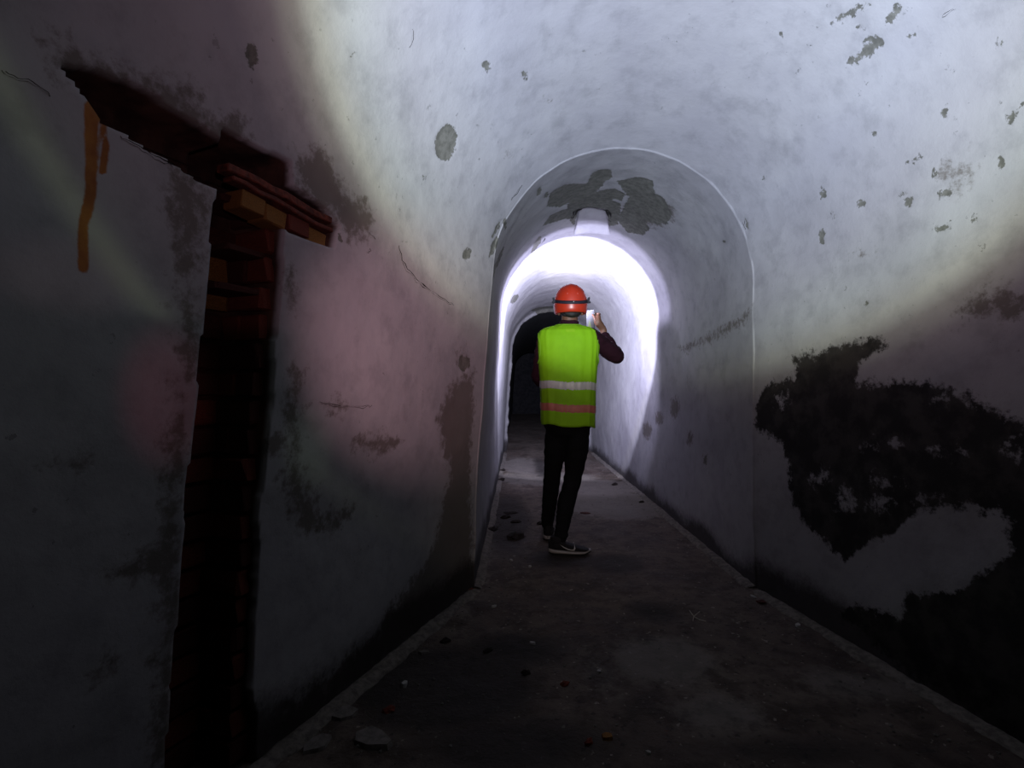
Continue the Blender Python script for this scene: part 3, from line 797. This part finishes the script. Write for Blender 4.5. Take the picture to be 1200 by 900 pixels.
def fuse(name, bm, vox, m, parent, smooth_it=4, fac=.5, wr=None):
    """weld overlapping volumes into one continuous skin"""
    me = bpy.data.meshes.new(name + '_src'); bmesh.ops.recalc_face_normals(bm, faces=bm.faces); bm.to_mesh(me); bm.free()
    o = bpy.data.objects.new(name + '_src', me); COL.objects.link(o)
    md = o.modifiers.new('r', 'REMESH'); md.mode = 'VOXEL'; md.voxel_size = vox; md.use_smooth_shade = True
    if smooth_it:
        sm = o.modifiers.new('s', 'SMOOTH'); sm.iterations = smooth_it; sm.factor = fac
    dg = bpy.context.evaluated_depsgraph_get(); dg.update()
    out = bpy.data.meshes.new_from_object(o.evaluated_get(dg))
    bpy.data.objects.remove(o, do_unlink=True); bpy.data.meshes.remove(me)
    if wr:
        for v in out.vertices: v.co += v.normal * wr(v.co)
    return link(name, out, m, parent, smooth=True)

G = Vector((.385, 3.50, 0))
walker = empty('person', (G.x, G.y, 0))
prop(walker, 'person from behind in lime safety vest, orange helmet and black trousers, holding up a phone', 'person')
bpy.context.view_layer.update()
def P_(o):       # parent keeping world coordinates
    o.parent = walker; o.matrix_parent_inverse = Matrix.Translation(-G); return o
# joints
HR, KR, AR = Vector((.445, 3.53, .93)), Vector((.420, 3.55, .49)), Vector((.330, 3.475, .10))
HLf, KL, AL = Vector((.325, 3.55, .93)), Vector((.285, 3.64, .49)), Vector((.262, 3.80, .10))
SR, ER, WR = Vector((.545, 3.52, 1.475)), Vector((.755, 3.69, 1.345)), Vector((.695, 3.865, 1.525))
SL, EL, WL = Vector((.235, 3.54, 1.475)), Vector((.190, 3.60, 1.20)), Vector((.245, 3.82, 1.14))
HC = Vector((.405, 3.545, 1.665))        # head centre
def torso(bm, g=0.0):
    X = Vector((1, 0, 0)); Y = Vector((0, 1, 0))
    S = [(.86, .14, .105, 0), (.93, .165, .115, 0), (1.02, .160, .110, 0), (1.12, .150, .105, 0), (1.25, .165, .115, 0), (1.38, .185, .12, 0), (1.46, .185, .11, .0), (1.51, .15, .085, 0), (1.535, .09, .07, 0)]
    loft(bm, [((.387, 3.545, z_), X, Y, rx + g, ry + g) for (z_, rx, ry, _) in S], 24)
# body (one skin, mostly under the clothes)
bm = bmesh.new(); torso(bm, -.006)
for H, K, A_ in ((HR, KR, AR), (HLf, KL, AL)): limb(bm, [H, K, A_], [.078, .050, .034])
for S_, E_, W_ in ((SR, ER, WR), (SL, EL, WL)): limb(bm, [S_, E_, W_], [.050, .037, .024])
limb(bm, [Vector((.39, 3.54, 1.50)), Vector((.40, 3.545, 1.62))], [.058, .056])
# feet inside the shoes
limb(bm, [AR, AR + Vector((.02, 0, -.055)), AR + Vector((.11, -.005, -.062))], [.030, .028, .016])
limb(bm, [AL, AL + Vector((.0, .03, -.055)), AL + Vector((.01, .11, -.062))], [.030, .028, .016])
# head with cranium, jaw, nose, brows, cheeks, chin, ears
blob(bm, HC + Vector((0, -.005, .020)), (.078, .098, .095))
blob(bm, HC + Vector((0, .030, -.045)), (.058, .062, .070))
blob(bm, HC + Vector((0, .062, -.088)), (.026, .026, .020))
limb(bm, [HC + Vector((0, .088, .010)), HC + Vector((0, .112, -.030))], [.010, .015], 3, 10)
blob(bm, HC + Vector((0, .100, -.036)), (.019, .012, .010))
limb(bm, [HC + Vector((-.038, .082, .022)), HC + Vector((0, .090, .020)), HC + Vector((.038, .082, .022))], [.009, .010, .009], 3, 10)
for s in (-1, 1):
    blob(bm, HC + Vector((s * .036, .070, -.022)), (.020, .018, .018))
    blob(bm, HC + Vector((s * .079, .000, -.012)), (.009, .018, .030), Matrix.Rotation(s * .25, 4, 'Z'))
    blob(bm, HC + Vector((s * .081, -.002, -.030)), (.008, .010, .012))
blob(bm, HC + Vector((0, .086, -.062)), (.024, .012, .012))
# right hand round the phone: palm, four fingers behind the glass, thumb on the near edge
PC = Vector((.596, 3.885, 1.635)); pn = Vector((-.68, -.733, 0)).normalized(); pt = Vector((.733, -.68, 0)).normalized()
def ph(u, d, z_): return PC + pt * u - pn * d + Vector((0, 0, z_))     # u right across screen, d away from the screen
limb(bm, [WR, Vector((.688, 3.872, 1.565)), ph(.062, .006, -.020), ph(.060, .010, .015)], [.024, .027, .030, .024], 4, 14)
blob(bm, ph(.062, .008, -.012), (.018, .030, .042), Matrix.Rotation(-.4, 4, 'Z'))
for (zk, ln, rr) in ((.040, .92, .0086), (.018, 1.0, .0090), (-.004, .95, .0086), (-.025, .78, .0076)):
    limb(bm, [ph(.064, .012, zk - .008), ph(.062, .030, zk + .003), ph(.040 , .030, zk + .008), ph(.040 - .030 * ln, .017, zk + .010)], [rr * 1.15, rr * 1.1, rr, rr * .85], 3, 10)
limb(bm, [ph(.064, -.006, -.040), ph(.058, -.020, -.012), ph(.046, -.020, .018), ph(.030, -.016, .036)], [.015, .012, .0100, .0085], 3, 10)
# left hand, relaxed in front of the waist
fd = (WL - EL).normalized(); fs = Vector((1, 0, 0)); fu = fs.cross(fd).normalized()
limb(bm, [WL, WL + fd * .035, WL + fd * .075], [.025, .028, .024], 4, 14)
blob(bm, WL + fd * .05 , (.036, .045, .016), Matrix.Rotation(.0, 4, 'Z'))
for (sx, ln) in ((-.030, .80), (-.010, .95), (.010, 1.0), (.029, .9)):
    b0 = WL + fd * .080 + fs * sx
    limb(bm, [b0, b0 + fd * .036 * ln - fu * .006, b0 + fd * .056 * ln - fu * .024, b0 + fd * .062 * ln - fu * .046], [.0095, .0088, .0080, .0068], 3, 10)
b0 = WL + fd * .02 + fs * .028
limb(bm, [b0, b0 + fd * .026 + fs * .022 - fu * .006, b0 + fd * .052 + fs * .030 - fu * .018], [.014, .011, .0085], 3, 10)
P_(fuse('body', bm, .0045, M_SKIN, None, 2, .4))
# face details
for s in (-1, 1):
    bm = bmesh.new(); blob(bm, HC + Vector((s * .031, .078, .004)), (.0125, .0125, .0115)); P_(bm_obj('eye', bm, M_EYE, None, True))
bm = bmesh.new(); limb(bm, [HC + Vector((-.022, .090, -.062)), HC + Vector((0, .098, -.060)), HC + Vector((.022, .090, -.062))], [.004, .0055, .004], 4, 8)
P_(bm_obj('mouth', bm, M_LIP, None, True))
# hair: nape and sides below the helmet
bm = bmesh.new(); blob(bm, HC + Vector((0, -.012, .012)), (.084, .098, .082)); limb(bm, [HC + Vector((-.035, -.078, -.035)), HC + Vector((0, -.088, -.042)), HC + Vector((.035, -.078, -.035))], [.024, .026, .024])
P_(fuse('hair', bm, .006, M_HAIR, None, 3))
# trousers
def wrk(sc, amp, sq=(1, 1, 2.2)):
    return lambda c: amp * mnoise.noise(Vector((c.x * sc * sq[0], c.y * sc * sq[1], c.z * sc * sq[2])))
bm = bmesh.new(); X = Vector((1, 0, 0)); Y = Vector((0, 1, 0))
loft(bm, [((.385, 3.545, z_), X, Y, rx, ry) for z_, rx, ry in ((.80, .125, .10), (.86, .168, .125), (.93, .176, .13), (1.02, .168, .12), (1.06, .155, .11))], 24)
limb(bm, [HR + Vector((0, 0, -.02)), HR + Vector((.004, 0, -.2)), KR, KR + Vector((-.045, -.035, -.15)), AR + Vector((0, 0, .015))], [.094, .082, .062, .060, .046], 5, 18, True)
limb(bm, [HLf + Vector((0, 0, -.02)), HLf + Vector((-.02, .03, -.2)), KL, KL + Vector((-.008, .06, -.15)), AL + Vector((0, -.004, .015))], [.092, .078, .060, .058, .046], 5, 18, True)
P_(fuse('trousers', bm, .008, M_TROU, None, 3, .5, lambda c: .006 * mnoise.noise(Vector((c.x * 8, c.y * 8, c.z * 26))) + (.005 * mnoise.noise(Vector((c.x * 12, c.y * 12, c.z * 60))) if c.z < .3 else 0)))
# shirt
bm = bmesh.new(); torso(bm, .006)
limb(bm, [SR + Vector((-.05, 0, .0)), SR, SR.lerp(ER, .5), ER, ER.lerp(WR, .5), WR - (WR - ER).normalized() * .02], [.055, .060, .062, .056, .048, .036], 5, 18)
limb(bm, [SL + Vector((.05, 0, .0)), SL, SL.lerp(EL, .5), EL, EL.lerp(WL, .5), WL - (WL - EL).normalized() * .02], [.055, .058, .060, .054, .046, .036], 5, 18)
limb(bm, [Vector((.39, 3.54, 1.48)), Vector((.398, 3.542, 1.586))], [.075, .068], 3, 20, False)
P_(fuse('shirt', bm, .008, M_SHIRT, None, 3, .5, wrk(14, .008)))
# vest: lofted shell with folds; phi=-90deg is the middle of the back
VS = [(.868, .186, .150), (.92, .188, .152), (1.00, .190, .150), (1.10, .192, .146), (1.22, .198, .146), (1.34, .207, .148), (1.42, .211, .146), (1.475, .208, .138), (1.515, .196, .122), (1.535, .165, .102), (1.547, .120, .090), (1.553, .084, .078)]
def vest_pt(z_, a, g=0.0):
    z_ = max(min(z_, 1.553), .86)
    for k in range(len(VS) - 1):
        if z_ <= VS[k + 1][0] or k == len(VS) - 2:
            t = max(0, (z_ - VS[k][0]) / (VS[k + 1][0] - VS[k][0])); rx = VS[k][1] + (VS[k + 1][1] - VS[k][1]) * t; ry = VS[k][2] + (VS[k + 1][2] - VS[k][2]) * t; break
    ca, sa = math.cos(a), math.sin(a); e = 2 / 2.7
    fold = .007 * mnoise.noise(Vector((math.cos(a) * 5, math.sin(a) * 5, z_ * 1.6))) + .004 * mnoise.noise(Vector((math.cos(a) * 11, math.sin(a) * 11, z_ * 6 + 4)))
    fold += -.007 * math.exp(-((ca * rx + .012) / .012) ** 2) * (1 if sa < 0 else 0) * min(1, max(0, (1.5 - z_) * 3))
    x = math.copysign(abs(ca) ** e, ca) * (rx + g + fold); y = math.copysign(abs(sa) ** e, sa) * (ry + g + fold)
    return Vector((.387 + x + .012 * (1.3 - z_) * 0, 3.548 + y, z_))
bm = bmesh.new(); seg = 96; rings = []
zs_ = list(np.linspace(.868, 1.50, 42)) + list(np.linspace(1.508, 1.553, 10))
for z_ in zs_:
    low = z_ < .90
    rings.append([bm.verts.new(vest_pt(z_, 2 * math.pi * k / seg) + Vector((0, 0, (.006 * math.sin(k * .33) - .012 * math.cos(2 * math.pi * k / seg)) * max(0, 1 - (z_ - .868) / .1)))) for k in range(seg)])
for a, b_ in zip(rings, rings[1:]):
    for k in range(seg): bm.faces.new((a[k], a[(k + 1) % seg], b_[(k + 1) % seg], b_[k]))
me = bpy.data.meshes.new('safety_vest'); bmesh.ops.recalc_face_normals(bm, faces=bm.faces); bm.to_mesh(me); bm.free()
vest = P_(link('safety_vest', me, M_VEST, None, True))
sol = vest.modifiers.new('thick', 'SOLIDIFY'); sol.thickness = .003; sol.offset = -1
def vchild(o): o.parent = vest; return o
def vest_band(name, z0, hh, m, lab=None, slope=-.045, a0=0, a1=2 * math.pi, g=.0022):
    bm = bmesh.new(); rows = []; n = 120
    for q_ in range(5):
        rows.append([])
        for k in range(n + 1):
            a = a0 + (a1 - a0) * k / n; bx = math.cos(a) * .19
            zc = z0 + slope * bx + .003 * math.sin(a * 5) + hh * (q_ / 4 - .5)
            gg = g if 0 < q_ < 4 else -.0012
            rows[-1].append(bm.verts.new(vest_pt(zc, a, gg)))
    for a, b_ in zip(rows, rows[1:]):
        for k in range(n): bm.faces.new((a[k], a[k + 1], b_[k + 1], b_[k]))
    o = vchild(bm_obj(name, bm, m, None, True))
    if lab: o['label'] = lab
vest_band('reflective_stripe', 1.140, .062, M_SILV, 'silver reflective stripe')
vest_band('reflective_stripe', .988, .062, M_PINK, 'salmon pink lower stripe', -.06)
# small tag sewn under the collar
bm = bmesh.new(); rows = []
for q_ in range(4):
    rows.append([bm.verts.new(vest_pt(1.520 - .022 * q_ / 3, math.radians(-94 + 9 * k / 5), .0035)) for k in range(6)])
for a, b_ in zip(rows, rows[1:]):
    for k in range(5): bm.faces.new((a[k], a[k + 1], b_[k + 1], b_[k]))
vchild(bm_obj('sewn_label', bm, simple('yellow_green_label', (.30, .56, .02), .8, .1, .05), None, True))
# armhole bindings
for s in (-1, 1):
    bm = bmesh.new(); S_ = SR if s > 0 else SL; pts = []
    for k in range(25):
        a = 2 * math.pi * k / 24; ang = math.acos(max(-1, min(1, .0)))
        zc = 1.395 + .105 * math.sin(a); yy = 3.548 + .082 * math.cos(a)
        lim = [vest_pt(zc, t_) for t_ in np.linspace(-1.4, 1.4, 57)] if s > 0 else [vest_pt(zc, math.pi + t_) for t_ in np.linspace(-1.4, 1.4, 57)]
        p = min(lim, key=lambda v: abs(v.y - yy)); pts.append(p + Vector((s * .002, 0, 0)))
    tube(bm, pts, .0055, 8, False); vchild(bm_obj('armhole_binding', bm, M_BIND, None, True))
bm = bmesh.new(); tube(bm, [vest_pt(1.553, 2 * math.pi * k / 40, .002) for k in range(41)], .005, 8, False); vchild(bm_obj('collar_binding', bm, M_BIND, None, True))

# helmet
HM = HC + Vector((0, -.004, .030))
def helm_pt(a, e, g=0.0):
    ce, se = math.cos(e), math.sin(e)
    rx = .115 + g; ry = .138 + g; rz = .140 + g
    r = 1.0
    rib = .004 * math.exp(-((math.cos(a) * ce) / .16) ** 2) * se
    return HM + Vector((math.cos(a) * ce ** .8 * rx * r, math.sin(a) * ce ** .8 * ry * r, se * rz + rib))
bm = bmesh.new(); rings = []; seg = 64
prof_h = [(0, -.064, -.012), (0, -.060, -.006), (0, -.035, -.001), (0, -.004, .001)]
for (_, dz, g) in prof_h:
    r = []
    for k in range(seg):
        a = 2 * math.pi * k / seg; p = helm_pt(a, 0, g)
        fr = max(0, math.sin(a)) ** 2
        # rim: low at the nape, a short peak at the front
        zz = dz * (1 - .45 * fr) ; pk = (.045 if dz < -.05 else .020 if dz < -.04 else 0) * fr
        r.append(bm.verts.new(p + Vector((0, pk, zz))))
    rings.append(r)
for e in np.linspace(.06, math.pi / 2 - .10, 14): rings.append([bm.verts.new(helm_pt(2 * math.pi * k / seg, e)) for k in range(seg)])
for a, b_ in zip(rings, rings[1:]):
    for k in range(seg): bm.faces.new((a[k], a[(k + 1) % seg], b_[(k + 1) % seg], b_[k]))
bm.faces.new(rings[-1])
me = bpy.data.meshes.new('helmet'); bmesh.ops.recalc_face_normals(bm, faces=bm.faces); bm.to_mesh(me); bm.free()
helmet = P_(link('helmet', me, M_HELM, None, True)); sd_ = helmet.modifiers.new('t', 'SOLIDIFY'); sd_.thickness = .004; sd_.offset = -1
# raised ribs over the crown
for s in (-1, 0, 1):
    bm = bmesh.new(); pts = []
    for t_ in np.linspace(-1.15, 1.15, 20):
        p = HM + Vector((s * .034, math.sin(t_) * .138 * .97, math.cos(t_) * .140 * math.sqrt(max(.05, 1 - (s * .034 / .115) ** 2)))); pts.append(p)
    tube(bm, pts, [.004 + .003 * math.cos(q_ / 19 * math.pi - math.pi / 2) for q_ in range(20)], 8)
    o = bm_obj('helmet_rib', bm, M_HELM, None, True); o.parent = helmet
# head lamp strap: dips at the nape, rises to the clips at the sides
def strap_pt(a, off, g):
    s = math.sin(a); dip = -.016 * max(0, -s) ** 1.0 + .012 * abs(math.cos(a)) ** 3
    tz = .014 + dip + off
    if tz < 0: return helm_pt(a, 0, .003 + g) + Vector((0, 0, tz))
    return helm_pt(a, math.asin(min(.9, tz / .140)), g)
bm = bmesh.new(); rows = []
for off, g in ((-.0115, .000), (-.0105, .004), (.0105, .004), (.0115, .000)):
    rows.append([bm.verts.new(strap_pt(2 * math.pi * k / 72, off, g)) for k in range(72)])
for a, b_ in zip(rows, rows[1:]):
    for k in range(72): bm.faces.new((a[k], a[(k + 1) % 72], b_[(k + 1) % 72], b_[k]))
o = bm_obj('head_lamp_strap', bm, M_STRAP, None, True); o.parent = helmet
def boxm(bm, c, d, rot=None, bev=.003):
    b0 = bmesh.new(); bmesh.ops.create_cube(b0, size=1); 
    for v in b0.verts: v.co = Vector((v.co.x * d[0], v.co.y * d[1], v.co.z * d[2]))
    if bev: bmesh.ops.bevel(b0, geom=list(b0.edges), offset=bev, segments=2, affect='EDGES')
    m4 = Matrix.Translation(c) @ (rot.to_4x4() if rot is not None else Matrix.Identity(4)); b0.transform(m4)
    me = bpy.data.meshes.new('t'); b0.to_mesh(me); b0.free(); bm.from_mesh(me); bpy.data.meshes.remove(me)
for s, aa in ((-1, math.radians(195)), (1, math.radians(-15))):
    bm = bmesh.new(); p = strap_pt(aa, 0, .007)
    boxm(bm, p + Vector((s * .001, 0, .006)), (.014, .030, .040), Matrix.Rotation(s * .25, 3, 'Y'))
    boxm(bm, p + Vector((s * .009, 0, -.008)), (.014, .016, .012), Matrix.Rotation(-s * .2, 3, 'Y'), .002)
    o = bm_obj('strap_clip', bm, M_STRAP, None); o.parent = helmet
bm = bmesh.new(); boxm(bm, helm_pt(math.radians(-88), 0, .007) + Vector((0, 0, .002)), (.006, .004, .006), None, .001)
o = bm_obj('strap_stud', bm, M_SW, None); o.parent = helmet
bm = bmesh.new(); boxm(bm, HM + Vector((0, .158, .018)), (.062, .024, .042), None, .006); o = bm_obj('lamp_housing', bm, M_STRAP, None); o.parent = helmet
bm = bmesh.new(); bmesh.ops.create_cone(bm, cap_ends=True, segments=24, radius1=.016, radius2=.016, depth=.004, matrix=Matrix.Translation(HM + Vector((0, .172, .018))) @ Matrix.Rotation(math.pi / 2, 4, 'X'))
o = bm_obj('lamp_lens', bm, M_LENS, None); o.parent = helmet

# shoes
def shoe(name, heel, direction, lab):
    d = Vector(direction).normalized(); s = Vector((d.y, -d.x, 0)); L = .285
    def ring_at(t): # half width left/right along the last
        return .030 + .016 * math.sin(min(1, t * 1.25) * math.pi * .55) - .030 * max(0, (t - .80) / .2) ** 2 - .012 * max(0, (.12 - t) / .12) ** 2
    def W(t): return max(.008, ring_at(t))
    def build(zlo, zhi, grow, m, nm, par):
        bm = bmesh.new(); secs = []
        for t in np.linspace(0, 1, 22):
            e = max(.05, math.sin(math.pi * min(max(t, .0), 1)) ** .35 if (t < .12 or t > .86) else 1)
            zl = zlo(t); zh = zhi(t); c = Vector(heel) + d * (L * t); c.z = (zl + zh) / 2
            secs.append((c, s, Vector((0, 0, 1)), (W(t) + grow) * (.55 + .45 * e), max(.003, (zh - zl) / 2)))
        loft(bm, secs, 20, True, 3.2); o = bm_obj(nm, bm, m, None, True)
        if par is not None: o.parent = par
        return o
    root = build(lambda t: .026, lambda t: .098 - .012 * t if t < .30 else .0944 - .062 * ((t - .30) / .7) ** .8, 0, M_SHOE, name, None)
    P_(root); root['label'] = lab
    build(lambda t: .010 + .016 * max(0, (t - .72) / .28) ** 2 + .006 * max(0, (.1 - t) / .1), lambda t: .043 - .016 * min(1, t / .6) + .012 * max(0, (t - .72) / .28) ** 2, .005, M_SOLE, 'midsole', root)
    build(lambda t: .0005 + .016 * max(0, (t - .72) / .28) ** 2 + .012 * max(0, (.1 - t) / .1), lambda t: .012 + .015 * max(0, (t - .72) / .28) ** 2 + .006 * max(0, (.1 - t) / .1), .003, M_OUT, 'outsole', root)
    # ankle collar and laces
    bm = bmesh.new(); c = Vector(heel) + d * .062
    loft(bm, [(c + Vector((0, 0, z_)), d, s, a, b_) for z_, a, b_ in ((.06, .056, .036), (.09, .052, .036), (.112, .048, .036), (.118, .040, .029))], 20)
    o = bm_obj('ankle_collar', bm, M_SHOE, None, True); o.parent = root
    for q_ in range(4):
        t = .40 + .075 * q_; zt = .0944 - .062 * ((t - .30) / .7) ** .8 + .001; c = Vector(heel) + d * L * t; c.z = zt
        bm = bmesh.new(); tube(bm, [c - s * .022 - Vector((0, 0, .006)), c - s * .010 + Vector((0, 0, .001)), c + s * .010 + Vector((0, 0, .001)), c + s * .022 - Vector((0, 0, .006))], .0025, 6)
        o = bm_obj('lace', bm, M_OUT, None, True); o.parent = root
    # white curved tick on both flanks
    for sd in (-1, 1):
        up_ = [(.27, .074), (.36, .060), (.45, .049), (.53, .044), (.585, .047), (.60, .058), (.605, .076)]
        lo_ = [(.27, .074), (.35, .055), (.44, .042), (.53, .036), (.60, .036), (.625, .050), (.605, .076)]
        bm = bmesh.new(); A_ = []; B_ = []
        for (pa, pb) in zip(up_, lo_):
            for (q_, LST) in ((pa, A_), (pb, B_)):
                t, z_ = q_; zl, zh = .026, (.098 - .012 * t if t < .30 else .0944 - .062 * ((t - .30) / .7) ** .8)
                v = (z_ - (zl + zh) / 2) / ((zh - zl) / 2); v = max(-.97, min(.97, v)); wx = (1 - abs(v) ** 3.2) ** (1 / 3.2) * W(t) + .0022
                c = Vector(heel) + d * L * t + s * sd * wx; c.z = z_; LST.append(bm.verts.new(c))
        for k in range(len(A_) - 1):
            try: bm.faces.new((A_[k], A_[k + 1], B_[k + 1], B_[k]))
            except Exception: pass
        o = bm_obj('side_logo', bm, M_SW, None); o.parent = root; m_ = o.modifiers.new('t', 'SOLIDIFY'); m_.thickness = .0015; m_.offset = 0
    return root
shoe('shoe', (.247, 3.470, .006), (1, -.03, 0), 'black running shoe in profile, toe pointing right')
shoe('shoe', (.262, 3.735, .006), (.12, 1, 0), 'black running shoe seen from the heel')

# phone, held up in the right hand
ph_root = empty('phone', PC); ph_root.rotation_euler = (0, 0, math.atan2(pt.y, pt.x))
prop(ph_root, 'dark smartphone with lit screen held up in the person\'s raised right hand', 'phone')
bm = bmesh.new(); boxm(bm, Vector((0, .0, 0)), (.072, .009, .150), None, .0035); bm_obj('case', bm, M_PHONE, ph_root)
bm = bmesh.new(); boxm(bm, Vector((0, -.0046, 0)), (.064, .001, .138), None, .0); bm_obj('screen', bm, M_SCR, ph_root)
bm = bmesh.new(); boxm(bm, Vector((.022, .0055, .052)), (.018, .003, .032), None, .001); bm_obj('camera_bump', bm, M_OUT, ph_root)
